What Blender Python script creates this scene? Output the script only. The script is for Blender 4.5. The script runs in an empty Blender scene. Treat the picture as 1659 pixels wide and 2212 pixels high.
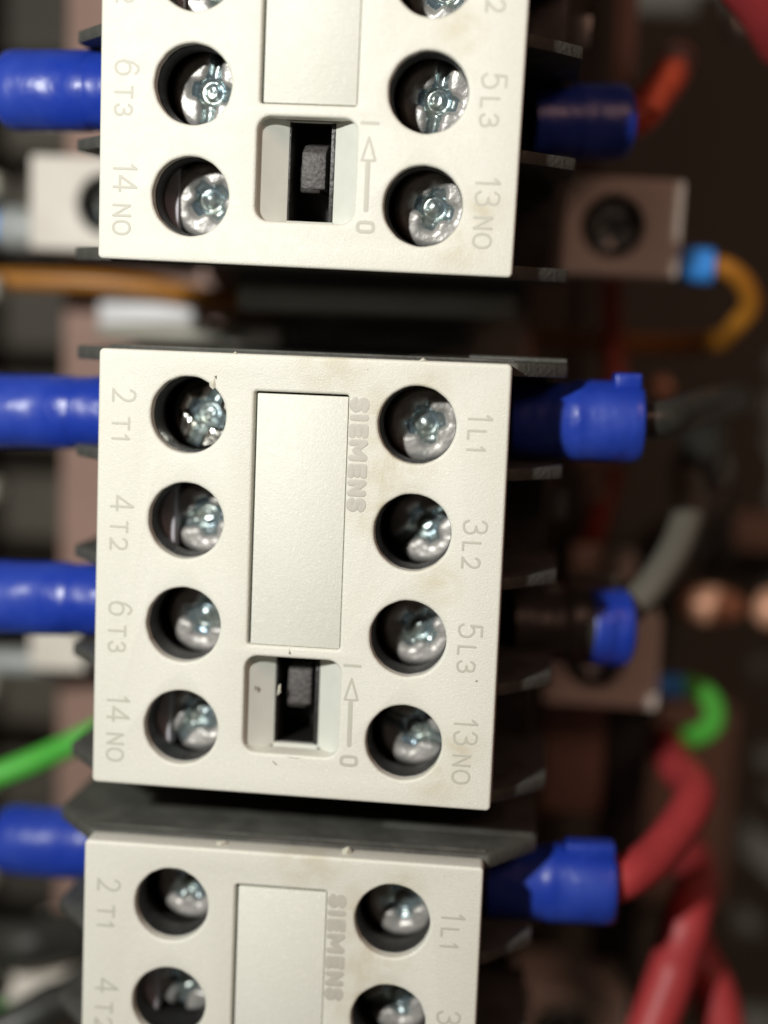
import bpy, bmesh, math, random
from mathutils import Vector, Matrix, noise
random.seed(7)
MM = 0.001
sc = bpy.context.scene
col = sc.collection
PI = math.pi

# ------------------------------------------------------------------ camera
CR = Matrix(((0.9926984971091867, 0.03941578288128044, -0.11400039428448383),
             (-0.0516066718600136, 0.9930212691277897, -0.10604485126288163),
             (0.10902497538039115, 0.11115374541458137, 0.9878048388338738)))
CP = Vector((23.83016369, 22.7523339, 136.59604549))          # millimetres
F = 3000.0; CX = 829.5; CY = 1106.0
cam_d = bpy.data.cameras.new('camera')
cam = bpy.data.objects.new('camera', cam_d); col.objects.link(cam)
cam.matrix_world = Matrix.Translation(CP * MM) @ CR.transposed().to_4x4()
cam_d.lens = 50; cam_d.sensor_fit = 'VERTICAL'; cam_d.sensor_height = 50 * 2212 / F
cam_d.clip_start = 0.005; cam_d.clip_end = 20
cam_d.dof.use_dof = True
cam_d.dof.focus_distance = -((CR @ (Vector((4, 16, -0.6)) - CP)).z) * MM
cam_d.dof.aperture_fstop = 6.0
sc.camera = cam

# ------------------------------------------------------------------ light
w = bpy.data.worlds.new('World'); sc.world = w; w.use_nodes = True
bg = w.node_tree.nodes['Background']
bg.inputs[0].default_value = (1.0, 0.72, 0.55, 1); bg.inputs[1].default_value = 0.03
def area(name, loc, target, size, watts, color, shape='DISK'):
    d = bpy.data.lights.new(name, 'AREA'); d.shape = shape; d.size = size * MM; d.energy = watts; d.color = color
    o = bpy.data.objects.new(name, d); col.objects.link(o)
    o.location = Vector(loc) * MM
    o.rotation_euler = (Vector(target) - Vector(loc)).to_track_quat('-Z', 'Y').to_euler()
    return o
area('torch_light', (-66, 78, 190), (0, 0, 0), 9, 0.54, (1.0, 0.995, 0.945))
area('room_light', (260, 230, 240), (10, 0, -10), 120, 0.22, (1.0, 0.56, 0.42))
sc.view_settings.view_transform = 'Standard'; sc.view_settings.look = 'None'
sc.view_settings.exposure = 0; sc.view_settings.gamma = 1
sc.render.engine = 'CYCLES'
sc.cycles.max_bounces = 8

# ------------------------------------------------------------------ materials
def mat(name, c, rough=0.5, metal=0.0, c2=None, vs=300.0, bump=0.0, bs=4000.0, bump2=0.0, b2s=500.0, spec=0.5, sss=0, coat=0, rv=0.0):
    m = bpy.data.materials.new(name); m.use_nodes = True
    nt = m.node_tree; N = nt.nodes; L = nt.links; p = N['Principled BSDF']
    p.inputs['Base Color'].default_value = (*c, 1); p.inputs['Roughness'].default_value = rough
    p.inputs['Metallic'].default_value = metal; p.inputs['Specular IOR Level'].default_value = spec
    if coat: p.inputs['Coat Weight'].default_value = coat; p.inputs['Coat Roughness'].default_value = .15
    if sss:
        p.inputs['Subsurface Weight'].default_value = sss; p.inputs['Subsurface Radius'].default_value = (.0012, .0008, .0005); p.inputs['Subsurface Scale'].default_value = 1.0
    tc = N.new('ShaderNodeTexCoord')
    if c2:
        n = N.new('ShaderNodeTexNoise'); n.inputs['Scale'].default_value = vs; n.inputs['Detail'].default_value = 5
        L.new(tc.outputs['Object'], n.inputs['Vector'])
        r = N.new('ShaderNodeValToRGB'); r.color_ramp.elements[0].position = .38; r.color_ramp.elements[1].position = .68
        r.color_ramp.elements[0].color = (*c, 1); r.color_ramp.elements[1].color = (*c2, 1)
        L.new(n.outputs['Fac'], r.inputs[0]); L.new(r.outputs[0], p.inputs['Base Color'])
        if rv:
            q = N.new('ShaderNodeMath'); q.operation = 'MULTIPLY_ADD'; q.inputs[1].default_value = rv; q.inputs[2].default_value = rough - rv * .5
            L.new(n.outputs['Fac'], q.inputs[0]); L.new(q.outputs[0], p.inputs['Roughness'])
    last = None
    for s, k in ((bs, bump), (b2s, bump2)):
        if k:
            n = N.new('ShaderNodeTexNoise'); n.inputs['Scale'].default_value = s; n.inputs['Detail'].default_value = 3
            L.new(tc.outputs['Object'], n.inputs['Vector'])
            b = N.new('ShaderNodeBump'); b.inputs['Strength'].default_value = k; b.inputs['Distance'].default_value = 0.6 / s
            L.new(n.outputs['Fac'], b.inputs['Height'])
            if last: L.new(last.outputs[0], b.inputs['Normal'])
            last = b
    if last: L.new(last.outputs[0], p.inputs['Normal'])
    return m

def face_material(name, base, stains, specks=0.5):
    """cream moulded plastic: fine grain, mica-like glints, dust specks and yellowed patches of their own shape"""
    m = mat(name, base, rough=.5, bump=.42, bs=5200.0, bump2=.05, b2s=1400.0, spec=.42)
    nt = m.node_tree; N = nt.nodes; L = nt.links; p = N['Principled BSDF']
    tc = N.new('ShaderNodeTexCoord')
    def math_(op, a, b=None, clamp=False):
        q = N.new('ShaderNodeMath'); q.operation = op; q.use_clamp = clamp
        for i, v in enumerate((a, b)):
            if v is None: continue
            if isinstance(v, (int, float)): q.inputs[i].default_value = v
            else: L.new(v, q.inputs[i])
        return q.outputs[0]
    def mix(fac, a, b):
        q = N.new('ShaderNodeMix'); q.data_type = 'RGBA'
        L.new(fac, q.inputs[0])
        for k, v in ((6, a), (7, b)):
            if isinstance(v, tuple): q.inputs[k].default_value = (*v, 1)
            else: L.new(v, q.inputs[k])
        return q.outputs[2]
    def nz(scale, det=4, ds=0):
        n = N.new('ShaderNodeTexNoise'); n.inputs['Scale'].default_value = scale; n.inputs['Detail'].default_value = det; n.inputs['Distortion'].default_value = ds
        L.new(tc.outputs['Object'], n.inputs['Vector']); return n.outputs['Fac']
    broad = math_('MULTIPLY', math_('SUBTRACT', nz(110), .42, True), 2.2, True)
    c = mix(broad, base, tuple(b * k for b, k in zip(base, (.965, .955, .93))))
    fine = math_('MULTIPLY', math_('SUBTRACT', nz(2600, 2), .52, True), 3.0, True)
    c = mix(fine, c, tuple(min(.9, b * k) for b, k in zip(base, (.93, .93, .92))))
    # glints
    g = math_('GREATER_THAN', nz(4200, 1), .675)
    c = mix(math_('MULTIPLY', g, .75), c, (.90, .88, .80))
    # yellowed patches next to the terminals
    acc = None
    for (x, y, r) in stains:
        d = N.new('ShaderNodeVectorMath'); d.operation = 'DISTANCE'; L.new(tc.outputs['Object'], d.inputs[0]); d.inputs[1].default_value = (x * MM, y * MM, 0)
        f = math_('SUBTRACT', 1.0, math_('DIVIDE', d.outputs['Value'], r * MM), True)
        acc = f if acc is None else math_('MAXIMUM', acc, f)
    if acc is not None:
        st = math_('MULTIPLY', acc, math_('MULTIPLY', math_('SUBTRACT', nz(420, 6, .6), .30, True), 3.2, True), True)
        c = mix(math_('MULTIPLY', st, .5, True), c, (.50, .42, .23))
    # small dark specks of dirt
    v = N.new('ShaderNodeTexVoronoi'); v.inputs['Scale'].default_value = 230
    oi = N.new('ShaderNodeObjectInfo'); av = N.new('ShaderNodeVectorMath'); av.operation = 'MULTIPLY_ADD'; av.inputs[1].default_value = (3.3, 1.7, 0)
    L.new(oi.outputs['Location'], av.inputs[0]); L.new(tc.outputs['Object'], av.inputs[2]); L.new(av.outputs[0], v.inputs['Vector'])
    sx = N.new('ShaderNodeSeparateColor'); L.new(v.outputs['Color'], sx.inputs[0])
    near = math_('LESS_THAN', math_('ADD', v.outputs['Distance'], math_('MULTIPLY', nz(3000, 1), .05)), math_('MULTIPLY', sx.outputs[1], .055))
    near = math_('MULTIPLY', near, math_('GREATER_THAN', sx.outputs[0], .15))
    c = mix(math_('MULTIPLY', near, specks), c, (.13, .11, .09))
    L.new(c, p.inputs['Base Color'])
    rr = math_('MULTIPLY_ADD', nz(700), .3); 
    q = rr.node; q.inputs[2].default_value = .36
    L.new(q.outputs[0], p.inputs['Roughness'])
    return m

CREAM = (.765, .76, .68)
M = dict(
    face=face_material('cream plastic face', CREAM, [(9.5, 11.5, 5.2), (8.2, 7.6, 4.0), (8.3, 16.5, 4.5), (12.5, 19.8, 3.0), (3, 22.3, 5), (14.5, .6, 3), (15.5, -20, 3.5), (17.5, -16, 3)], .75),
    label=face_material('pale label plastic', (.77, .775, .70), [], .8),
    well=mat('cream recess plastic', (.70, .71, .65), .5, c2=(.66, .67, .61), vs=400, bump=.1),
    mark=mat('engraved marking grey', (.54, .535, .455), .55, bump=.25, bs=5000),
    mark2=mat('printed marking grey', (.55, .525, .46), .5, c2=(.51, .49, .43), vs=900, bump=.2, bs=5000),
    black=mat('black housing plastic', (.018, .017, .016), .42, c2=(.035, .032, .028), vs=500, bump=.35, bs=1800, rv=.25),
    blackd=mat('dusty black housing plastic', (.060, .060, .052), .6, c2=(.10, .10, .088), vs=260, bump=.4, bs=1500, spec=.35),
    bore=mat('dark bore plastic', (.012, .011, .010), .5, bump=.3, bs=2000),
    liner=mat('pale liner plastic', (.56, .55, .60), .5, bump=.2, bs=2000),
    lever=mat('worn grey lever', (.06, .055, .055), .55, c2=(.135, .125, .12), vs=2600, bump=.8, bs=3500),
    zinc=mat('zinc plated screw steel', (.50, .475, .45), .44, .45, c2=(.36, .36, .345), vs=700, bump=.35, bs=3000, bump2=.12, b2s=400, rv=.2),
    zincb=mat('worn bluish screw steel', (.25, .33, .38), .28, .72, c2=(.33, .36, .32), vs=500, bump=.08, bs=1500, bump2=.12, b2s=400, rv=.2),
    shiny=mat('polished screw steel', (.80, .80, .74), .16, 1.0, bump=.12, bs=500),
    clamp=mat('dull clamp plate with warm light painted in', (.16, .10, .075), .45, .7, c2=(.10, .07, .06), vs=600, bump=.3, bs=1500),  # brown carries the warm light on plain plated metal
    blue=mat('glossy blue insulation', (.011, .040, .36), .34, c2=(.026, .062, .40), vs=180, bump=.05, bs=1800, bump2=.10, b2s=300, spec=.5, rv=.15),
    lblue=mat('light blue ferrule plastic', (.05, .30, .86), .35, bump=.1, bs=1500),
    greyf=mat('grey ferrule plastic', (.36, .38, .37), .4),
    orange=mat('orange wire insulation', (.42, .17, .018), .4, c2=(.36, .14, .015), vs=200),
    green=mat('green wire insulation', (.09, .50, .06), .4, c2=(.12, .56, .08), vs=200),
    red=mat('red wire insulation', (.46, .048, .052), .48, c2=(.38, .04, .045), vs=150, bump=.1, bs=800),
    redbrown=mat('orange red wire insulation', (.42, .06, .025), .42, c2=(.34, .045, .02), vs=150, bump=.1, bs=800),
    blackw=mat('black wire insulation', (.028, .028, .024), .38, c2=(.05, .05, .042), vs=200, bump=.1, bs=900),
    greyw=mat('grey wire insulation', (.125, .12, .098), .45),
    copper=mat('bare copper', (.72, .34, .17), .3, 1.0, bump=.3, bs=2000),
    cream2=mat('cream terminal plastic', (.78, .72, .64), .5, c2=(.73, .67, .59), vs=200, bump=.1),
    brown=mat('brown painted mounting plate', (.33, .205, .165), .6, c2=(.27, .17, .135), vs=60, bump=.1, bs=1500),
    board=mat('dark olive cabinet backing', (.085, .072, .052), .7, c2=(.055, .047, .036), vs=25, bump=.1, bs=900),
    tan=mat('tan painted cabinet strip', (.48, .36, .29), .6, c2=(.42, .30, .24), vs=50),
    stud=mat('copper coloured stud', (.78, .42, .27), .45, .2),
    panel=mat('grey cabinet side panel', (.125, .125, .105), .75, c2=(.10, .097, .082), vs=9),
    duct=mat('grey duct plastic', (.46, .45, .38), .5, c2=(.40, .39, .33), vs=90),
    white=mat('white end stop plastic', (.72, .72, .74), .45, bump=.1),
    steel=mat('galvanised steel', (.40, .40, .38), .4, .8, c2=(.30, .30, .29), vs=150),
    dust=mat('torn plastic burr', (.62, .60, .50), .6, bump=.3),
    darkburr=mat('dark scratch', (.22, .20, .16), .7),
)

# ------------------------------------------------------------------ helpers
def link(name, me, m=None, parent=None, loc=None, rot=None, smooth=None):
    o = bpy.data.objects.new(name, me); col.objects.link(o)
    if m is not None and me is not None and len(me.materials) == 0: me.materials.append(m)
    if parent: o.parent = parent
    if loc is not None: o.location = Vector(loc) * MM
    if rot is not None: o.rotation_euler = rot
    return o
def finish(bm, angle=35):
    bmesh.ops.recalc_face_normals(bm, faces=bm.faces)
    for v in bm.verts: v.co *= MM
    me = bpy.data.meshes.new('mesh'); bm.to_mesh(me); bm.free()
    for p in me.polygons: p.use_smooth = True
    me.set_sharp_from_angle(angle=math.radians(angle))
    return me
def thing(name, label, cat, loc=(0, 0, 0), rot=(0, 0, 0), group=None, scale=None):
    o = bpy.data.objects.new(name, None); col.objects.link(o); o.empty_display_size = .005
    o.location = Vector(loc) * MM; o.rotation_euler = rot
    tag(o, label, cat, group); return o
def tag(o, label, cat, group=None):
    o['label'] = label; o['category'] = cat
    if group: o['group'] = group
    return o
def unproj(u, v, z):
    d = CR.transposed() @ Vector(((u - CX) / F, -(v - CY) / F, -1.0))
    return CP + d * ((z - CP.z) / d.z)
def bev(bm, b, seg=2, ang=30):
    if b <= 0: return
    es = [e for e in bm.edges if len(e.link_faces) == 2 and e.calc_face_angle(0) > math.radians(ang)]
    bmesh.ops.bevel(bm, geom=es, offset=b, segments=seg, profile=.5, affect='EDGES')
def box_bm(x0, x1, y0, y1, z0, z1, b=.3, seg=2):
    bm = bmesh.new(); r = bmesh.ops.create_cube(bm, size=1)
    for v in bm.verts:
        v.co = Vector(((x0 + x1) / 2 + v.co.x * (x1 - x0), (y0 + y1) / 2 + v.co.y * (y1 - y0), (z0 + z1) / 2 + v.co.z * (z1 - z0)))
    bev(bm, b, seg); return bm
def join_bm(a, b):
    me = bpy.data.meshes.new('tmp'); b.to_mesh(me); b.free(); a.from_mesh(me); bpy.data.meshes.remove(me); return a
def prism_bm(pts, axis, a, b, bevel=.2):
    """pts 2-D outline extruded along axis ('x','y','z') from a to b"""
    def mk(p, t):
        return {'x': (t, p[0], p[1]), 'y': (p[0], t, p[1]), 'z': (p[0], p[1], t)}[axis]
    bm = bmesh.new()
    A = [bm.verts.new(mk(p, a)) for p in pts]; B = [bm.verts.new(mk(p, b)) for p in pts]
    bm.faces.new(A); bm.faces.new(B[::-1])
    n = len(pts)
    for i in range(n): bm.faces.new((A[i], A[(i + 1) % n], B[(i + 1) % n], B[i]))
    bmesh.ops.recalc_face_normals(bm, faces=bm.faces)
    bev(bm, bevel, 2, 20); return bm
def curve_plate(outer, holes, depth, bevel, res=3):
    """plate in XY, top at z=0, with holes; edges rounded by the curve bevel. outer/holes: lists of 2-D points"""
    cu = bpy.data.curves.new('c', 'CURVE'); cu.dimensions = '2D'; cu.fill_mode = 'BOTH'
    cu.extrude = depth / 2 - bevel; cu.bevel_depth = bevel; cu.bevel_resolution = res; cu.offset = -bevel
    for pts in [outer] + holes:
        s = cu.splines.new('POLY'); s.points.add(len(pts) - 1)
        for i, p in enumerate(pts): s.points[i].co = (p[0], p[1], 0, 1)
        s.use_cyclic_u = True
    o = bpy.data.objects.new('c', cu); col.objects.link(o)
    dg = bpy.context.evaluated_depsgraph_get()
    me = bpy.data.meshes.new_from_object(o.evaluated_get(dg))
    bpy.data.objects.remove(o); bpy.data.curves.remove(cu)
    bm = bmesh.new(); bm.from_mesh(me); bpy.data.meshes.remove(me)
    bmesh.ops.remove_doubles(bm, verts=bm.verts, dist=1e-4)
    for v in bm.verts: v.co.z -= depth / 2
    return bm
def rrect(x0, x1, y0, y1, r, n=6):
    pts = []
    for cx, cy, a0 in ((x1 - r, y1 - r, 0), (x0 + r, y1 - r, 90), (x0 + r, y0 + r, 180), (x1 - r, y0 + r, 270)):
        for i in range(n + 1):
            a = math.radians(a0 + 90 * i / n); pts.append((cx + r * math.cos(a), cy + r * math.sin(a)))
    return pts
def circ(x, y, r, n=56, jig=0):
    return [(x + (r + jig * noise.noise((math.cos(2 * PI * i / n) * 4 + x, math.sin(2 * PI * i / n) * 4 + y, 0))) * math.cos(2 * PI * i / n),
             y + (r + jig * noise.noise((math.cos(2 * PI * i / n) * 4 + x, math.sin(2 * PI * i / n) * 4 + y, 0))) * math.sin(2 * PI * i / n)) for i in range(n)]
def catmull(P, n=8):
    P = [Vector(p) for p in P]; out = []
    for i in range(len(P) - 1):
        p0 = P[i - 1] if i else P[0] * 2 - P[1]; p1 = P[i]; p2 = P[i + 1]; p3 = P[i + 2] if i + 2 < len(P) else P[-1] * 2 - P[-2]
        for k in range(n):
            t = k / n
            out.append(.5 * ((2 * p1) + (p2 - p0) * t + (2 * p0 - 5 * p1 + 4 * p2 - p3) * t * t + (3 * p1 - p0 - 3 * p2 + p3) * t ** 3))
    out.append(P[-1]); return out
def tube_bm(P, r, seg=14, n=8, rf=None, wob=0):
    pts = catmull(P, n); bm = bmesh.new(); rings = []
    t0 = (pts[1] - pts[0]).normalized(); up = t0.orthogonal().normalized()
    N = len(pts)
    for i, p in enumerate(pts):
        t = (pts[min(i + 1, N - 1)] - pts[max(i - 1, 0)]).normalized()
        up = (up - t * up.dot(t)).normalized(); sd = t.cross(up)
        rr = r if rf is None else rf(i / (N - 1))
        rings.append([bm.verts.new(p + (up * math.cos(2 * PI * k / seg) + sd * math.sin(2 * PI * k / seg)) * rr * (1 + wob * noise.noise(p * .3))) for k in range(seg)])
    for a, b in zip(rings, rings[1:]):
        for k in range(seg): bm.faces.new((a[k], a[(k + 1) % seg], b[(k + 1) % seg], b[k]))
    bm.faces.new(rings[0]); bm.faces.new(rings[-1][::-1])
    return bm

# ---- stroke lettering: monoline letters as low rounded ridges
def ell(cx, cy, rx, ry, n=20, p=2.4):
    out = []
    for i in range(n + 1):
        a = 2 * PI * i / n; c, s = math.cos(a), math.sin(a)
        out.append((cx + rx * math.copysign(abs(c) ** (2 / p), c), cy + ry * math.copysign(abs(s) ** (2 / p), s)))
    return out
G = {
 '1': [('l', [(.0, .80), (.85, 1)]), ('l', [(.85, 1), (.85, 0)])],
 '2': [('s', [(.05, .80), (.22, .96), (.5, 1), (.80, .94), (.95, .74), (.88, .52), (.6, .3), (.3, .12), (.02, .0)]), ('l', [(.02, 0), (1, 0)])],
 '3': [('s', [(.03, .82), (.22, .97), (.5, 1), (.82, .93), (.93, .76), (.82, .59), (.45, .53)]), ('s', [(.45, .53), (.85, .47), (1, .28), (.86, .07), (.5, 0), (.18, .03), (0, .2)])],
 '4': [('l', [(1, .27), (.0, .27)]), ('l', [(0, .27), (.74, 1)]), ('l', [(.74, 1), (.74, 0)])],
 '5': [('l', [(.92, 1), (.15, 1)]), ('l', [(.15, 1), (.08, .52)]), ('s', [(.08, .52), (.3, .63), (.6, .65), (.9, .52), (1, .32), (.88, .1), (.5, 0), (.2, .03), (0, .18)])],
 '6': [('s', [(.92, .88), (.75, .98), (.5, 1), (.2, .83), (.05, .5), (.03, .3), (.17, .07), (.5, 0), (.85, .08), (1, .33), (.86, .57), (.5, .65), (.17, .56), (.03, .34)])],
 'T': [('l', [(0, 1), (1, 1)]), ('l', [(.5, 1), (.5, 0)])],
 'L': [('l', [(0, 1), (0, 0)]), ('l', [(0, 0), (1, 0)])],
 'N': [('l', [(0, 0), (0, 1)]), ('l', [(0, 1), (1, 0)]), ('l', [(1, 0), (1, 1)])],
 'O': [('p', ell(.5, .5, .5, .5, 24, 2.2))],
 '0': [('p', ell(.5, .5, .5, .5, 24, 3.6))],
 'I': [('l', [(.5, 0), (.5, 1)])],
 'E': [('l', [(0, 0), (0, 1)]), ('l', [(0, 1), (1, 1)]), ('l', [(0, .5), (.92, .5)]), ('l', [(0, 0), (1, 0)])],
 'M': [('l', [(0, 0), (0, 1)]), ('l', [(0, 1), (.5, .3)]), ('l', [(.5, .3), (1, 1)]), ('l', [(1, 1), (1, 0)])],
 'S': [('s', [(1, .88), (.7, 1), (.3, 1), (.03, .84), (.1, .62), (.5, .5), (.9, .38), (.97, .16), (.7, 0), (.3, 0), (0, .13)])],
}
def stroke(bm, pts, r, h):
    """pts 2-D in mm, low ridge of half width r and height h on z=0"""
    pts = [Vector(p) for p in pts]; n = len(pts); S = 9; rings = []
    closed = (pts[0] - pts[-1]).length < 1e-6
    path = []
    if not closed:
        t = (pts[0] - pts[1]).normalized(); path += [(pts[0] + t * r * .92, .35), (pts[0] + t * r * .6, .8)]
    path += [(p, 1.0) for p in pts]
    if not closed:
        t = (pts[-1] - pts[-2]).normalized(); path += [(pts[-1] + t * r * .6, .8), (pts[-1] + t * r * .92, .35)]
    m = len(path)
    for i in range(m):
        if closed: a = path[(i - 1) % (m - 1)][0]; b = path[(i + 1) % (m - 1)][0] if i < m - 1 else path[1][0]
        else: a = path[max(i - 1, 0)][0]; b = path[min(i + 1, m - 1)][0]
        t = (b - a).normalized(); nrm = Vector((-t.y, t.x)); p, k = path[i]
        rings.append([bm.verts.new((p.x + nrm.x * r * k * math.cos(PI * j / (S - 1)), p.y + nrm.y * r * k * math.cos(PI * j / (S - 1)), h * math.sin(PI * j / (S - 1)) ** .35 * (.5 + .5 * k) - .015)) for j in range(S)])
    for a, b in zip(rings, rings[1:]):
        for j in range(S - 1): bm.faces.new((a[j], a[j + 1], b[j + 1], b[j]))
def text_bm(items, r, h=.025):
    """items: (char, x baseline, x cap, y start, y end): letters turned a quarter clockwise, tops towards +X"""
    bm = bmesh.new(); k = 0
    for ch, xb, xc, ya, yb in items:
        xb += r; xc -= r; ya -= r; yb += r
        for kind, pts in G[ch]:
            k += 1
            if kind == 's': pts = [tuple(p) for p in catmull([(*p, 0) for p in pts], 4)]
            stroke(bm, [(xb + p[1] * (xc - xb), ya + p[0] * (yb - ya)) for p in pts], r, h + .0015 * k)
    bmesh.ops.recalc_face_normals(bm, faces=bm.faces)
    return bm

# ------------------------------------------------------------------ contactor pieces (millimetres, face at z=0)
W2 = 20.75; XL = -11.44; XR = 11.65; Y0 = 16.15; PT = 10.73
HOLES = [(x, Y0 - i * PT) for x in (XL, XR) for i in range(4)]
cover_bm = curve_plate(rrect(-W2, W2, -22.5, 22.5, .5), [circ(x, y, 3.86, jig=.05) for x, y in HOLES]
    + [rrect(-4.72, 4.80, -6.86, 18.84, .25, 3), rrect(-4.9, 4.98, -18.1, -8.05, 1.35)], 3.0, .33, 4)
cover_me = finish(cover_bm, 40)
label_me = finish(box_bm(-4.40, 4.76, -6.80, 18.64, -1.3, -.10, .10, 2))
skirt_me = finish(curve_plate(rrect(-W2 + .35, W2 - .35, -22.3, 22.3, .4), [circ(x, y, 4.3) for x, y in HOLES]
    + [rrect(-4.9, 4.98, -18.1, -8.05, 1.35)], 1.6, .12, 2))     # dark joint below the cover

def pocket_body():
    """black housing core with eight round bores, and the lower stage"""
    bm = curve_plate(rrect(-20.3, 20.3, -22.0, 22.0, .4), [circ(x, y, 4.15) for x, y in HOLES] + [rrect(-2.38, 2.46, -17.95, -8.1, .1, 2)], 8.0, .1, 1)
    for v in bm.verts: v.co.z -= 4.6
    join_bm(bm, box_bm(-20.3, 20.3, -22.0, 22.0, -26, -12.62, .2))
    return bm
body_me = finish(pocket_body(), 40)
lower_me = finish(box_bm(-24.6, 24.6, -21.8, 21.8, -45, -26.02, .6))
fin_r = [(20.2, -3.3), (21.2, -3.3), (24.4, -7.2), (26.3, -9.6), (26.3, -25.8), (20.2, -25.8)]
fin_me = finish(prism_bm(fin_r, 'y', -.65, .65, .22))
fin_l_me = finish(prism_bm([(-x, z) for x, z in fin_r][::-1], 'y', -.65, .65, .22))
tab_me = finish(box_bm(25.2, 27.4, -1.8, 1.8, -31, -30, .2))

def screw_mesh(kind, seed):
    rng = random.Random(seed); bm = bmesh.new(); NA = 88; R = [.0] + [i * .125 for i in range(1, 23)] + [2.95, 3.08, 3.15, 3.17]
    def h(x, y, r):
        z = -.10 * (r / 2.6) ** 2
        if r > 2.6: z -= .5 * ((r - 2.6) / .55) ** 2
        d = 0
        for a in (0, PI / 2):
            u = x * math.cos(a) + y * math.sin(a); v = -x * math.sin(a) + y * math.cos(a)
            f = 1 / (1 + math.exp((abs(v) - .62) * 11)) * (1 / (1 + math.exp((abs(u) - 1.75) * 7)))
            d = max(d, f * (1.15 - .30 * abs(u)))
        cb = max(0, 1 - (r / 1.3) ** 2)
        d = max(d, 1.15 * min(1, cb * 2.2)) - .35 * max(0, 1 - (r / .75) ** 2)
        if kind == 'slot':
            d = max(d, .95 / (1 + math.exp((abs(y) - .48) * 11)))
        z -= d
        z += .07 * noise.noise((x * .9 + seed, y * .9, 0)) + .035 * noise.noise((x * 2.6 + seed, y * 2.6, 3))
        return z
    c = bm.verts.new((0, 0, h(0, 0, 0))); prev = None
    for r in R[1:]:
        ring = [bm.verts.new((r * math.cos(2 * PI * k / NA), r * math.sin(2 * PI * k / NA), h(r * math.cos(2 * PI * k / NA), r * math.sin(2 * PI * k / NA), r))) for k in range(NA)]
        if prev is None:
            for k in range(NA): bm.faces.new((c, ring[k], ring[(k + 1) % NA]))
        else:
            for k in range(NA): bm.faces.new((prev[k], ring[k], ring[(k + 1) % NA], prev[(k + 1) % NA]))
        prev = ring
    low = [bm.verts.new((v.co.x, v.co.y, -2.6)) for v in prev]
    for k in range(NA): bm.faces.new((prev[k], low[k], low[(k + 1) % NA], prev[(k + 1) % NA]))
    me = finish(bm, 60)
    return me
def dress(me, ring, dip):
    me.materials.append(ring); me.materials.append(dip)
    for p in me.polygons:
        c = p.center / MM; r = math.hypot(c.x, c.y)
        base = -.10 * (r / 2.6) ** 2 - (.5 * ((r - 2.6) / .55) ** 2 if r > 2.6 else 0)
        if r < 2.9 and c.z < base - .42: p.material_index = 1
screw_mes = [screw_mesh('cross', 1), screw_mesh('slot', 2), screw_mesh('cross', 3), screw_mesh('slot', 4)]
shiny_me = screw_mesh('slot', 5); dress(shiny_me, M['shiny'], M['zincb'])
for k, me in enumerate(screw_mes): dress(me, M['zinc'], M['zincb'])
clamp_me = finish(box_bm(-3.4, 3.4, -3.1, 3.1, -3.4, -2.62, .25))
liner_me = finish(box_bm(-4.05, -2.35, -3.4, 3.4, -9, -4.7, .12))
ring_bm = bmesh.new()
_a = [[ring_bm.verts.new((r * math.cos(2 * PI * k / 48), r * math.sin(2 * PI * k / 48), z)) for k in range(48)] for r, z in ((3.92, -1.25), (3.78, -1.3), (3.74, -4.4), (4.1, -4.6))]
for _p, _q in zip(_a, _a[1:]):
    for k in range(48): ring_bm.faces.new((_p[k], _p[(k + 1) % 48], _q[(k + 1) % 48], _q[k]))
ring_me = finish(ring_bm)

def well():
    bm = bmesh.new()
    def quad(a, b, c, d): bm.faces.new([bm.verts.new(p) for p in (a, b, c, d)])
    x0, xa, xb, x1 = -5.2, -2.3, 2.38, 5.25; yt, yb = -7.8, -18.5; s0, s1 = -8.18, -17.85
    zo, zi = -.6, -3.4
    quad((x0, yt, zo), (xa, yt, zi), (xa, yb, zi), (x0, yb, zo))
    quad((x1, yt, zo), (x1, yb, zo), (xb, yb, zi), (xb, yt, zi))
    quad((xa, yt, zi), (xb, yt, zi), (xb, s0, zi), (xa, s0, zi))
    quad((xa, s1, zi), (xb, s1, zi), (xb, yb, zi + .9), (xa, yb, zi + .9))
    for (xA, yA, xB, yB) in ((xa, s0, xb, s0), (xb, s0, xb, s1), (xb, s1, xa, s1), (xa, s1, xa, s0)):
        quad((xA, yA, zi), (xB, yB, zi), (xB, yB, zi - .5), (xA, yA, zi - .5))
    return bm
bm = well()
for v in bm.verts: v.co *= MM
well_me = bpy.data.meshes.new('mesh'); bm.to_mesh(well_me); bm.free()
slot_frame = bmesh.new()
for b in (box_bm(-2.4, -2.1, -17.9, -8.1, -9, -3.5, .06), box_bm(1.9, 2.46, -17.9, -8.1, -9, -3.5, .06), box_bm(-2.4, 2.46, -17.9, -8.1, -12.4, -11.5, .06)): join_bm(slot_frame, b)
slot_me = finish(slot_frame)
lever_me = finish(prism_bm([(-13.5, -4.2), (-9.9, -4.2), (-9.1, -5.6), (-8.8, -8), (-8.8, -11.4), (-13.6, -11.4)], 'x', -.72, 1.78, .22))
lever2_me = finish(box_bm(-.85, 1.3, -13.9, -11.0, -11.4, -4.4, .3))

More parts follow.
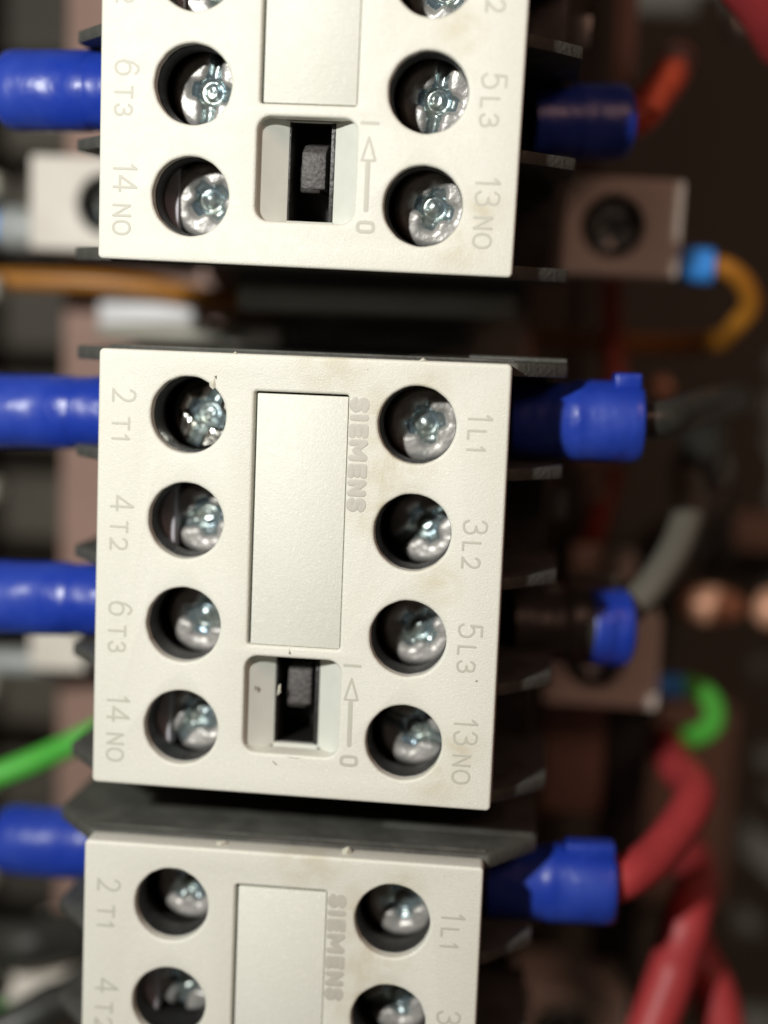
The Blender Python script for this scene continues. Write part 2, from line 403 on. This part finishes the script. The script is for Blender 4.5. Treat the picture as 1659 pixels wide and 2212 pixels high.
def T(xb, h1, h2, hy, trip):
    """terminal text: first glyphs tall (h1), the rest small (h2)"""
    return [(ch, xb, xb + (h1 if big else h2), hy + a, hy + b) for ch, big, a, b in trip]
TXT = {
 (0, 0): [('2', 1, 2.43, .95), ('T', 0, -.45, -1.85), ('1', 0, -2.2, -2.9)],
 (0, 1): [('4', 1, 2.35, .60), ('T', 0, -.30, -1.60), ('2', 0, -2.0, -3.4)],
 (0, 2): [('6', 1, 2.15, .55), ('T', 0, -.35, -1.65), ('3', 0, -2.05, -3.3)],
 (0, 3): [('1', 1, 2.9, 2.2), ('4', 1, 1.85, .1), ('N', 0, -1.0, -2.3), ('O', 0, -2.55, -4.1)],
 (1, 0): [('1', 1, 1.35, .65), ('L', 0, -.15, -1.25), ('1', 0, -1.75, -2.35)],
 (1, 1): [('3', 1, 1.70, .15), ('L', 0, -.50, -1.55), ('2', 0, -2.0, -3.3)],
 (1, 2): [('5', 1, 2.0, .45), ('L', 0, -.25, -1.30), ('3', 0, -1.75, -3.1)],
 (1, 3): [('1', 1, 2.95, 2.2), ('3', 1, 1.75, .2), ('N', 0, -.70, -2.0), ('O', 0, -2.25, -3.85)],
}
text_mes = {}
for (s, i), tr in TXT.items():
    hy = Y0 - i * PT; xb = -19.33 if s == 0 else 16.62
    text_mes[s, i] = finish(text_bm(T(xb, 2.56, 1.98, hy, tr), .145), 60)
sie = []
for ch, a, b in (('S', 0, 1.6), ('I', 1.65, 2.5), ('E', 2.65, 4.15), ('M', 4.2, 6.42), ('E', 6.62, 8.15), ('N', 8.2, 9.95), ('S', 9.98, 11.5)):
    sie.append((ch, 4.93, 6.93, 18.7 - a, 18.7 - b))
brand_me = finish(text_bm(sie, .36, .025), 60)
bm = text_bm([('0', 5.18, 7.13, -17.62, -18.92)], .2)
def seg(a, b, r, h): stroke(bm, [a, b], r, h)
seg((5.36, -8.38), (6.95, -8.40), .17, .025)
seg((6.15, -9.75), (5.50, -11.92), .13, .025); seg((6.15, -9.75), (6.82, -11.90), .13, .027); seg((5.50, -11.92), (6.82, -11.90), .13, .029)
seg((6.12, -12.2), (6.13, -16.6), .26, .031)
bmesh.ops.recalc_face_normals(bm, faces=bm.faces)
arrow_me = finish(bm, 60)

def coil_block(s):
    x0, x1 = (25.8, 40.6) if s > 0 else (-43.5, -25.8)
    hx = 32 if s > 0 else -33.2
    bm = curve_plate(rrect(x0, x1, -21.3, -9.2, .6), [circ(hx, -15.2, 3.9, 40)], 6, .4, 3)
    for v in bm.verts: v.co.z -= 42
    join_bm(bm, box_bm(x0 + .1, x1 - .1, -21.2, -9.3, -56, -48.02, .3))
    return finish(bm, 40)
coil_r, coil_l = coil_block(1), coil_block(-1)
def bore_shade_cup():  # black cup put into the cream bore as its shade
    bm = bmesh.new(); n = 40
    a = [bm.verts.new((3.82 * math.cos(2 * PI * k / n), 3.82 * math.sin(2 * PI * k / n), -42.7)) for k in range(n)]
    b = [bm.verts.new((3.82 * math.cos(2 * PI * k / n), 3.82 * math.sin(2 * PI * k / n), -47.95)) for k in range(n)]
    for k in range(n): bm.faces.new((a[k], a[(k + 1) % n], b[(k + 1) % n], b[k]))
    bm.faces.new(b); return bm
bore_me = finish(bore_shade_cup()); bore_me.materials.append(M['bore'])

for me, m in ((cover_me, 'face'), (label_me, 'label'), (skirt_me, 'blackd'), (body_me, 'bore'), (lower_me, 'black'), (fin_me, 'blackd'), (fin_l_me, 'blackd'),
              (tab_me, 'steel'), (clamp_me, 'clamp'), (liner_me, 'liner'), (ring_me, 'bore'), (well_me, 'well'), (slot_me, 'black'), (lever_me, 'lever'), (lever2_me, 'black'),
              (brand_me, 'mark2'), (arrow_me, 'mark'), (coil_r, 'cream2'), (coil_l, 'cream2')):
    me.materials.append(M[m])
for me in text_mes.values(): me.materials.append(M['mark'])
skin = [(-x, z) for x, z in fin_r[1:5]] + [(-26.3, -30), (26.3, -30)] + fin_r[1:5][::-1]
skin = [(-21.2, -3.3), (-24.4, -7.2), (-26.3, -9.6), (-26.3, -30), (26.3, -30), (26.3, -9.6), (24.4, -7.2), (21.2, -3.3)]
skin_me = finish(prism_bm(skin, 'y', -.33, .33, .22)); skin_me.materials.append(M['blackd'])

rib_me = finish(box_bm(-20.9, 20.9, 22.6, 22.95, -4.5, -4.1, .1)); rib_me.materials.append(M['blackd'])
rib2_me = finish(box_bm(9.5, 25.9, 22.6, 22.92, -22, -10.2, .15)); rib2_me.materials.append(M['blackd'])
def contactor(label, loc, rot, skip=()):
    c = thing('contactor', label, 'contactor', loc, rot, 'cream faced contactors mounted one above the other')
    link('front_cover', cover_me, None, c); link('label_plate', label_me, None, c)
    link('joint_skirt', skirt_me, None, c, (0, 0, -3.02))
    b = link('housing', body_me, None, c); link('lower_housing', lower_me, None, c); link('side_skin', skin_me, None, c, (0, 22.36, 0)); link('side_skin', skin_me, None, c, (0, -22.36, 0))
    for y in (11.4, .3, -10.7):
        link('terminal_partition', fin_me, None, c, (0, y, 0)); link('terminal_partition', fin_l_me, None, c, (0, y, 0))
    for y in (21.9, -21.9):
        link('terminal_partition', fin_me, None, c, (0, y, .1)); link('terminal_partition', fin_l_me, None, c, (0, y, .1))
    for y in (5.5, 17): link('busbar_tab', tab_me, None, c, (0, y - 11, 0))
    link('switch_recess', well_me, None, c); sl = link('switch_slot', slot_me, None, c)
    lv = link('switch_lever', lever_me, None, c, (-.4, -1.1 if loc[1] > 0 else -.35, 0)); link('lever_base', lever2_me, None, lv)
    for (s, i), me in text_mes.items(): link('terminal_marking', me, None, c)
    link('skin_rib', rib_me, None, c); link('skin_rib', rib2_me, None, c)
    link('brand_lettering', brand_me, None, c); link('switch_marking', arrow_me, None, c)
    for k, (x, y) in enumerate(HOLES):
        me = screw_mes[(k * 3 + int(abs(loc[1]))) % 4]
        z = -5.6 + random.uniform(-.3, .3)
        tilt = .12
        if loc[1] == 0 and k == 0: me = shiny_me; tilt = .22
        if loc[1] == 0 and k == 5: z = -7.4; me = screw_mes[3]
        if loc[1] == 0 and k in (6, 7): z = -6.2
        s = link('terminal_screw', me, None, c, (x + .55 + random.uniform(-.15, .2), y + random.uniform(-.2, .2), z),
                 (random.uniform(-tilt, tilt), random.uniform(-tilt, tilt), random.uniform(0, PI)))
        s.scale = (1.27, 1.27, 1.15)
        link('clamp_plate', clamp_me, None, s)
        link('bore_ring', ring_me, None, c, (x, y, 0))
        if k in (1, 3): link('bore_liner', liner_me, None, c, (x, y, 0))
    for me in (coil_r, coil_l):
        q = link('coil_terminal', me, None, c)
        link('coil_bore_shade', bore_me, None, q, (32 if me is coil_r else -33.2, -15.2, 0))
        s = link('coil_screw', shiny_me, None, q, (32 if me is coil_r else -33.2, -15.4, -44.6), (.10, -.14, .5)); s.scale = (1.1, 1.1, 1.1)
    return c
c_mid = contactor('whole cream contactor in the middle with scarred switch slot and yellow stains between right screws', (0, 0, 0), (0, 0, 0))
c_top = contactor('cream contactor at the top cut off by the picture edge, lit whitest at its left', (-.136, 53.59, .53), (.0495, .0064, -.0139))
c_bot = contactor('blurred cream contactor at the bottom whose top side shows below the dark gap', (-.377, -50.93, .6), (-.0054, .0261, -.0012))

# burrs torn from the plastic, on the middle contactor
def burr(name, pts, z0, h, m, parent):
    bm = bmesh.new(); B = [bm.verts.new((x, y, z0)) for x, y in pts]
    cx = sum(p[0] for p in pts) / len(pts); cy = sum(p[1] for p in pts) / len(pts); t = bm.verts.new((cx + .1, cy + .05, z0 + h))
    for i in range(len(B)): bm.faces.new((B[i], B[(i + 1) % len(B)], t))
    bm.faces.new(B)
    return link(name, finish(bm, 20), m, parent)
burr('torn_burr', [(-9.35, 19.6), (-8.75, 20.2), (-8.55, 19.2), (-8.95, 18.8), (-9.3, 19.1)], -.05, .22, M['dust'], c_mid)
burr('torn_burr', [(-8.9, 20.15), (-8.55, 20.25), (-8.62, 19.7)], -.02, .12, M['darkburr'], c_mid)
burr('scratch_mark', [(-.4, -7.0), (-.05, -7.75), (-.5, -7.7)], -.02, .06, M['darkburr'], c_mid)
burr('scratch_mark', [(-1.9, -18.7), (-1.2, -19.25), (-1.1, -19.5), (-1.8, -18.95)], -.02, .06, M['darkburr'], c_mid)
burr('torn_burr', [(-1.3, -18.2), (.6, -18.35), (2.6, -18.3), (1.0, -18.6), (-.6, -18.5)], -.12, .2, M['dust'], c_mid)
burr('scratch_mark', [(-1.75, -11.5), (-1.55, -11.3), (-1.5, -12.2), (-1.9, -12.6)], -2.3, .2, M['dust'], c_mid)
burr('torn_burr', [(-18.2, 21.1), (-16.0, 20.1), (-16.1, 20.2)], -.03, .06, M['white'], c_mid)
burr('torn_burr', [(-7.2, 22.3), (-6.4, 22.35), (-6.8, 22.7)], -.2, .2, M['dust'], c_mid)
burr('torn_burr', [(11.4, 22.3), (12.6, 22.35), (12.0, 22.8)], -.2, .25, M['dust'], c_mid)
burr('torn_burr', [(6.0, 22.2), (7.3, 22.3), (6.7, 23.2), (6.1, 22.9)], -1.6, .7, M['dust'], c_bot)
burr('torn_burr', [(-7.4, 22.2), (-6.0, 22.3), (-6.2, 22.9), (-7.0, 22.8)], -1.6, .7, M['dust'], c_bot)

# ------------------------------------------------------------------ cables with blue sleeves
def sleeve_bm(A, B, r, steps, flat=.12, nub=None, seed=0):
    """tube from A to B with profile steps [(t, radius factor)], slightly flattened and crimped"""
    A = Vector(A); B = Vector(B); ax = (B - A); Ln = ax.length; ax.normalize()
    up = Vector((0, 0, 1)); up = (up - ax * up.dot(ax)).normalized(); sd = ax.cross(up)
    bm = bmesh.new(); NS = 40; NR = 60; rings = []
    def rad(t):
        for (t0, r0), (t1, r1) in zip(steps, steps[1:]):
            if t0 <= t <= t1: return r0 + (r1 - r0) * (t - t0) / max(1e-6, t1 - t0)
        return steps[-1][1]
    for i in range(NR + 1):
        t = i / NR; rr = r * rad(t); p = A + ax * Ln * t; ring = []
        for k in range(NS):
            a = 2 * PI * k / NS; c, s = math.cos(a), math.sin(a)
            q = 1 + .025 * noise.noise((c * 1.5 + seed, s * 1.5, t * 5)) + .012 * noise.noise((c * 4 + seed, s * 4, t * 14))
            cr = math.exp(-((t - .55) / .10) ** 2) * max(0, c) ** 3 * .06
            ring.append(bm.verts.new(p + up * c * rr * (1 - flat) * (q - cr) + sd * s * rr * q))
        rings.append(ring)
    for a, b in zip(rings, rings[1:]):
        for k in range(NS): bm.faces.new((a[k], a[(k + 1) % NS], b[(k + 1) % NS], b[k]))
    bm.faces.new(rings[0]); bm.faces.new(rings[-1][::-1])
    if nub:
        t0, t1, side, hgt = nub
        c = A + ax * Ln * (t0 + t1) / 2 - sd * side * r * .98 + up * r * .25
        b = box_bm(-Ln * (t1 - t0) / 2, Ln * (t1 - t0) / 2, -hgt, hgt, -1.3, 1.3, .35, 3)
        mtx = Matrix.Translation(c) @ Matrix((ax, sd, up)).transposed().to_4x4()
        for v in b.verts: v.co = mtx @ v.co
        join_bm(bm, b)
    return bm
def cable(label, A, B, r, steps, wire, wr, wmat, nub=None, seed=0, flat=.1, crimp=None):
    t = thing('lug_cable', label, 'cable', tuple(A), (0, 0, 0), 'cables with blue sleeves plugged into the contactors')
    A = Vector(A)
    s = link('blue_sleeve', finish(sleeve_bm((0, 0, 0), Vector(B) - A, r, steps, flat, nub, seed), 50), M['blue'], t)
    if wire: link('wire', finish(tube_bm([Vector(p) - A for p in wire], wr, 20), 60), M[wmat], t)
    return t
U = unproj
stepsR = [(0, .93), (.42, .93), (.50, .99), (.92, 1.0), (.98, .96), (1, .86)]
stepsL = [(0, .985), (.33, .985), (.345, .965), (.36, 1.01), (.40, 1.02), (.9, 1.03), (.97, 1.0), (1, .93)]
zr = -15
# right side
A = U(1110, 908, zr); A.x = 20.6
B = U(1388, 912, zr - 1)
cable('blue sleeve on a black wire right of the middle contactor at its topmost terminal', A, B, 4.45, stepsR,
      [B - Vector((2, 0, 0)), U(1440, 905, -18), U(1500, 885, -26), U(1545, 872, -36), U(1590, 862, -56)], 2.1, 'blackw', (.76, .97, 1, .9), 1)
A = U(1110, 262, -25); A.x = 20.6
B = U(1352, 264, -29)
cable('half shaded blue sleeve with a short orange red wire right of the topmost contactor', A, B, 4.3, stepsR,
      [B - Vector((2, 0, 0)), U(1375, 255, -31), U(1420, 205, -34), U(1450, 160, -38), U(1462, 130, -52)], 2.35, 'redbrown', None, 2)
A = U(1060, 1905, -15); A.x = 20.4
B = U(1328, 1912, -16)
cable('blue sleeve on a thick red wire right of the bottom contactor', A, B, 4.5, stepsR,
      [B - Vector((2, 0, 0)), U(1350, 1895, -17), U(1420, 1845, -22), U(1490, 1750, -30), U(1500, 1700, -36), U(1462, 1655, -44), U(1440, 1600, -60)], 2.5, 'red', (.6, .98, 1, 1.0), 3)
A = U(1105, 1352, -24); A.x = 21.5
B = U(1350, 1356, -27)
t = cable('blue sleeve with its shade painted black up to the lit end, right of the middle contactor, grey wire bending up', A, B, 4.3, stepsR,
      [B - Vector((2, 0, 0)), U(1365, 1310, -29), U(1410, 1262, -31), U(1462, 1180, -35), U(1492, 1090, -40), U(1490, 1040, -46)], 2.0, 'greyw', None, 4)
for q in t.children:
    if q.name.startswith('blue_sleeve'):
        q.name = 'shade_black_sleeve'; q.data.materials.clear(); q.data.materials.append(M['blackw'])  # shade on the blue sleeve painted in as black
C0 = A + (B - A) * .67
link('lit_blue_end', finish(sleeve_bm(C0 - A, (B - A) * 1.03, 4.5, [(0, .97), (.05, 1), (.9, 1), (1, .9)], .1, None, 4), 50), M['blue'], t)  # blue only over the part the torch lights
# left side
zl = -12.5
def left(label, v, u_end, r, seed, vz=zl, v2=None, u_s=205):
    A = U(u_s, v, vz); A.x = -20.6; B = U(u_end, v2 or v, vz - 1)
    return cable(label, A, B, r, stepsL, None, 0, None, None, seed, .06)
left('glossy blue sleeve left of the middle contactor next to its 2T1 terminal', 888, -60, 4.05, 5)
left('crumpled blue sleeve left of the middle contactor next to its 6T3 terminal', 1290, -60, 4.1, 6)
left('short blue sleeve left of the topmost contactor next to its 6T3 terminal', 197, 16, 4.25, 7, v2=196)
left('blurred blue sleeve left of the bottom contactor under the green wire', 1822, 10, 4.1, 8, vz=-18, v2=1812, u_s=180)

# ------------------------------------------------------------------ thin wires with ferrules
def thin(name, label, pts, r, m, fer=None, group='thin wires behind and beside the contactors', fr=None, fm='lblue'):
    A = Vector(pts[0]); t = thing(name, label, 'wire', tuple(A), (0, 0, 0), group)
    link('insulation', finish(tube_bm([Vector(p) - A for p in pts], r, 16), 60), M[m], t)
    if fer: link('ferrule', finish(tube_bm([Vector(p) - A for p in fer], fr or r * 1.6, 20, 4, rf=lambda q: (fr or r * 1.6) * (1 - .25 * max(0, q - .7) / .3)), 60), M[fm], t)
    return t
thin('ferrule_wire', 'orange wire with light blue ferrule looping right of the topmost contactor',
     [U(1530, 576, -48), U(1570, 580, -48), U(1608, 612, -49), U(1622, 660, -51), U(1590, 705, -54), U(1555, 735, -60), U(1400, 745, -66), U(1100, 722, -64), U(800, 690, -58), U(600, 660, -52), U(430, 640, -47), U(300, 618, -45), U(120, 606, -44), U(-60, 603, -44)],
     1.35, 'orange', [U(1538, 576, -48), U(1500, 574, -48), U(1450, 574, -48)], fr=2.25)
thin('ferrule_wire', 'bright green wire with light blue ferrule bent into a hook right of the middle contactor',
     [U(1462, 1484, -48), U(1505, 1487, -48), U(1540, 1520, -49), U(1540, 1565, -50), U(1510, 1588, -52), U(1488, 1590, -56), U(1440, 1590, -66)],
     1.5, 'green', [U(1475, 1484, -48), U(1440, 1484, -48), U(1400, 1484, -48)], fr=1.75)
thin('green_wire', 'bright green wire running out left below the middle contactor',
     [U(230, 1570, -32), U(150, 1610, -30), U(60, 1650, -27), U(-60, 1695, -24)], 1.6, 'green')
thin('red_cable', 'dark red wire hanging right of the bottom contactor in front of the pink one',
     [U(1480, 1830, -60), U(1505, 1900, -44), U(1485, 1980, -32), U(1455, 2090, -30), U(1415, 2200, -28), U(1375, 2300, -26)], 2.95, 'red', group='thick red wires')
thin('red_cable', 'pinkish red wire lowest in the right corner behind the dark red one',
     [U(1480, 1990, -44), U(1500, 2060, -40), U(1545, 2150, -38), U(1575, 2300, -36)], 2.9, 'red', group='thick red wires')
thin('red_cable', 'red wire cut by the top right corner of the picture',
     [U(1590, -60, -30), U(1645, 10, -34), U(1690, 90, -40)], 3.0, 'red', group='thick red wires')
thin('red_cable', 'dim red wire running down behind the middle blue sleeve',
     [U(1318, 560, -62), U(1322, 700, -62), U(1330, 900, -60), U(1322, 1020, -58), U(1290, 1120, -58), U(1262, 1240, -60), U(1230, 1300, -66)], 1.6, 'redbrown', group='thick red wires')
thin('grey_wire', 'pale grey wire end at left of the topmost contactor beside a blue tip',
     [U(120, 500, -46), U(60, 496, -45), U(12, 492, -45)], 3.0, 'greyf', [U(14, 492, -45), U(-10, 490, -45), U(-40, 488, -45)], fr=2.0)
thin('grey_wire', 'pale grey ferrule at left below the crumpled blue sleeve',
     [U(110, 1432, -47), U(50, 1430, -46), U(-40, 1426, -46)], 1.9, 'greyf')
thin('black_cable', 'black cable rising behind the grey wire in the right background',
     [U(1560, 1050, -62), U(1500, 1150, -60), U(1430, 1300, -60), U(1400, 1450, -62), U(1370, 1600, -64), U(1340, 1900, -66)], 2.8, 'blackw', group='thick black wires')
thin('black_cable', 'black cable curling right of the middle blue sleeve',
     [U(1500, 900, -62), U(1520, 960, -64), U(1500, 1040, -66), U(1540, 1110, -68), U(1540, 1190, -72)], 3.2, 'blackw', group='thick black wires')

# ------------------------------------------------------------------ setting behind
def struct(name, bm, m):
    o = link(name, finish(bm), M[m]); o['kind'] = 'structure'; return o
struct('side_panel', box_bm(30, 400, -400, 400, -89.5, -87.5, 0), 'panel')
struct('cabinet_backing', box_bm(-400, 400, -400, 400, -92, -90, 0), 'board')
mp = box_bm(-44, 22, -300, 300, -58, -55, .5)
struct('mounting_plate', mp, 'brown')
for k, (x0, x1, y0, y1, lab) in enumerate(((26.4, 34.6, -38.5, -22.8, 'brown bracket strip right of the dark gap above the bottom contactor'), (30.5, 33.5, 52.5, 80, 'narrow brown bracket edge at top right behind the topmost blue sleeve'),
                             (28.5, 35.5, 9.2, 11.8, 'small brown bracket under the middle blue sleeve'), (30.0, 33.2, 4.4, 8.6, 'brown blurred spot right of the middle partitions'))):
    o = link('bracket', finish(box_bm(x0, x1, y0, y1, -54, -50, .5)), M['brown']); tag(o, lab, 'bracket', 'brown brackets right of the contactors')
o = link('shade_strip', finish(box_bm(34.7, 41, -140, -23, -62, -54, .8)), M['black']); tag(o, 'black upright strip standing in for shade right of the brown bracket strip, behind the red wires', 'duct')  # dark box added where there is only shade beside the bracket
struct('din_rail', box_bm(-19, 21, -300, 300, -54.9, -51, .5), 'panel')
# far strip and plates at the right
o = link('cover_plate', finish(box_bm(42, 57, -63, -30, -87, -83, 1.2)), M['tan']); tag(o, 'blurred brown plate in the right background below the green hook', 'plate')
o = link('rail_bar', finish(box_bm(45, 120, -4.5, 1.0, -84, -78, .8)), M['tan']); tag(o, 'blurred pinkish brown bar in the right background above the copper studs', 'bar')
for k, (u, v, r, lab) in enumerate(((1535, 1308, 2.7, 'oval copper coloured stud blurred in the right background'), (1668, 1315, 2.8, 'copper coloured stud cut by the right picture edge'),
                                   (1428, 838, 1.6, 'small copper glint above the black wire right of the middle blue sleeve'))):
    p = U(u, v, -60); bm = bmesh.new(); bmesh.ops.create_uvsphere(bm, u_segments=24, v_segments=14, radius=r)
    if k == 0:
        for q in bm.verts: q.co.x *= 1.8
    for q in bm.verts: q.co += p * 0
    o = link('copper_stud', finish(bm), M['stud'], None, tuple(p)); tag(o, lab, 'stud', 'copper studs in the background')
p = U(1285, 1215, -52)
t = thing('terminal_link', 'small orange brown terminal link behind the middle contactor, right of its partitions', 'terminal link', tuple(p))
link('link_pad', finish(box_bm(-3.2, 1.0, -2.4, 2.4, -1, 1, .4)), M['tan'], t); link('link_pad', finish(box_bm(2.2, 5.4, -2.2, 2.2, -1, 1, .4)), M['cream2'], t)
p = U(1275, 1268, -30)
t = thing('marker_tag', 'greyish ribbed marker tag just above the sleeve with black painted shade', 'marker tag', tuple(p))
for k in range(3): link('rib', finish(box_bm(-2.9 + .25 * k, 3.2, 1.0 - k * 1.25, 1.7 - k * 1.25, -1.5, 1.5, .2)), M['greyw'], t)

# end stop and rounded bracket in the gap between top and middle contactors
p = U(330, 672, -52)
o = link('end_stop', finish(box_bm(-7, 6.5, -2.6, 2.2, -3, 3, 1.0, 3)), M['white'], None, tuple(p)); tag(o, 'blurred white block in the gap above the middle contactor', 'end stop')
p = U(400, 722, -44)
bm = bmesh.new(); bmesh.ops.create_uvsphere(bm, u_segments=32, v_segments=16, radius=1)
for q in bm.verts: q.co = Vector((q.co.x * 12.5, q.co.y * 1.6, q.co.z * 5))
o = link('spring_clip', finish(bm, 80), M['duct'], None, tuple(p)); tag(o, 'blurred grey tapered clip just above the middle contactor', 'clip')
p = U(545, 728, -44)
o = link('rail_clamp', finish(box_bm(-3.5, 4.2, -1.4, 1.2, -3, 3, .8, 3)), M['cream2'], None, tuple(p)); tag(o, 'blurred cream clamp end at the right tip of the grey clip', 'clamp')

# slotted wiring duct along the left picture edge
t = thing('wiring_duct', 'blurred grey slotted wiring duct along the left picture edge', 'wiring duct', (-58.5, 0, -60))
link('duct_wall', finish(box_bm(-30, -8, -140, 140, 14, 17, .5)), M['duct'], t)
fme = finish(box_bm(-9, 11.2, -1.7, 1.7, 17, 21, .9, 3)); fme.materials.append(M['duct'])
for k in range(-11, 12): link('finger', fme, None, t, (0, k * 13.3 + 3, 0))

# things in the left bottom corner
p = U(110, 2150, -40)
o = link('marker_sleeve', finish(tube_bm([Vector((-6, -1, 0)), Vector((0, 1.2, 0)), Vector((5, -.5, 0))], 2.4, 16, 6, rf=lambda q: 1.7 - 1.6 * abs(q - .45))), M['cream2'], None, tuple(p)); tag(o, 'blurred pale sleeve in the lower left corner beside the bottom contactor', 'sleeve')
thin('green_wire', 'dull green wire tip in the lower left corner', [U(70, 2150, -44), U(20, 2185, -42), U(-40, 2230, -40)], 1.6, 'green')

thin('black_cable', 'thick black cable crossing the lower left corner', [U(200, 2150, -32), U(120, 2165, -30), U(60, 2200, -28), U(-20, 2240, -26)], 2.7, 'blackw', group='thick black wires')
thin('black_cable', 'black cable behind the bottom contactor at left, above the lower corner', [U(215, 2000, -36), U(120, 2025, -38), U(40, 2040, -38), U(-40, 2030, -40)], 3.4, 'blackw', group='thick black wires')
p = U(1590, 52, -60)
bm = bmesh.new(); bmesh.ops.create_uvsphere(bm, u_segments=24, v_segments=12, radius=1)
for q in bm.verts: q.co = Vector((q.co.x * 1.6, q.co.y * 2.2, q.co.z))
o = link('rivet', finish(bm, 80), M['steel'], None, tuple(p)); tag(o, 'dull metal rivet blurred near the top right corner', 'rivet')

link('lit_edge_strip', finish(box_bm(16, 26.2, 22.75, 23.25, -13, -9.5, .15)), M['blackd'], c_mid)  # strip added to stand for the lit top edge of the side skin

burr('dirt_spot', [(-4.1, -11.5), (-3.95, -11.4), (-3.85, -11.7), (-4.0, -12.1)], -1.35, .12, M['darkburr'], c_mid)
for (xa, ya, xb, yb) in ((-19, 20.9, -15.2, 19.3), (-6.3, 19.9, -2.8, 20.9), (13.2, -19.6, 15.9, -20.5), (-16.2, 1.0, -14.8, -.6)):
    d = Vector((xb - xa, yb - ya)).normalized(); n_ = Vector((-d.y, d.x)) * .035
    burr('scratch_mark', [(xa, ya), ((xa + xb) / 2 + n_.x, (ya + yb) / 2 + n_.y + .05), (xb, yb), ((xa + xb) / 2 - n_.x, (ya + yb) / 2 - n_.y + .05)], -.01, .03, M['white'], c_mid)
burr('dirt_spot', [(6.5, 21.5), (6.55, 21.5), (6.5, 21.2)], -.02, .05, M['darkburr'], c_mid)

p = U(780, 732, -36)
o = link('insulation_strip', finish(box_bm(-9, 14, -1.0, .9, -1.2, 1.2, .6, 3)), M['blackd'], None, tuple(p)); tag(o, 'dim dark grey strip in the gap just above the middle contactor, right of the clip', 'strip')
p = U(760, 650, -34)
o = link('dark_strip', finish(box_bm(-14, 20, -1.6, 1.4, -1.5, 1.5, .6, 3)), M['duct'], None, tuple(p)); tag(o, 'dark grey strip in the gap right under the topmost contactor', 'strip')
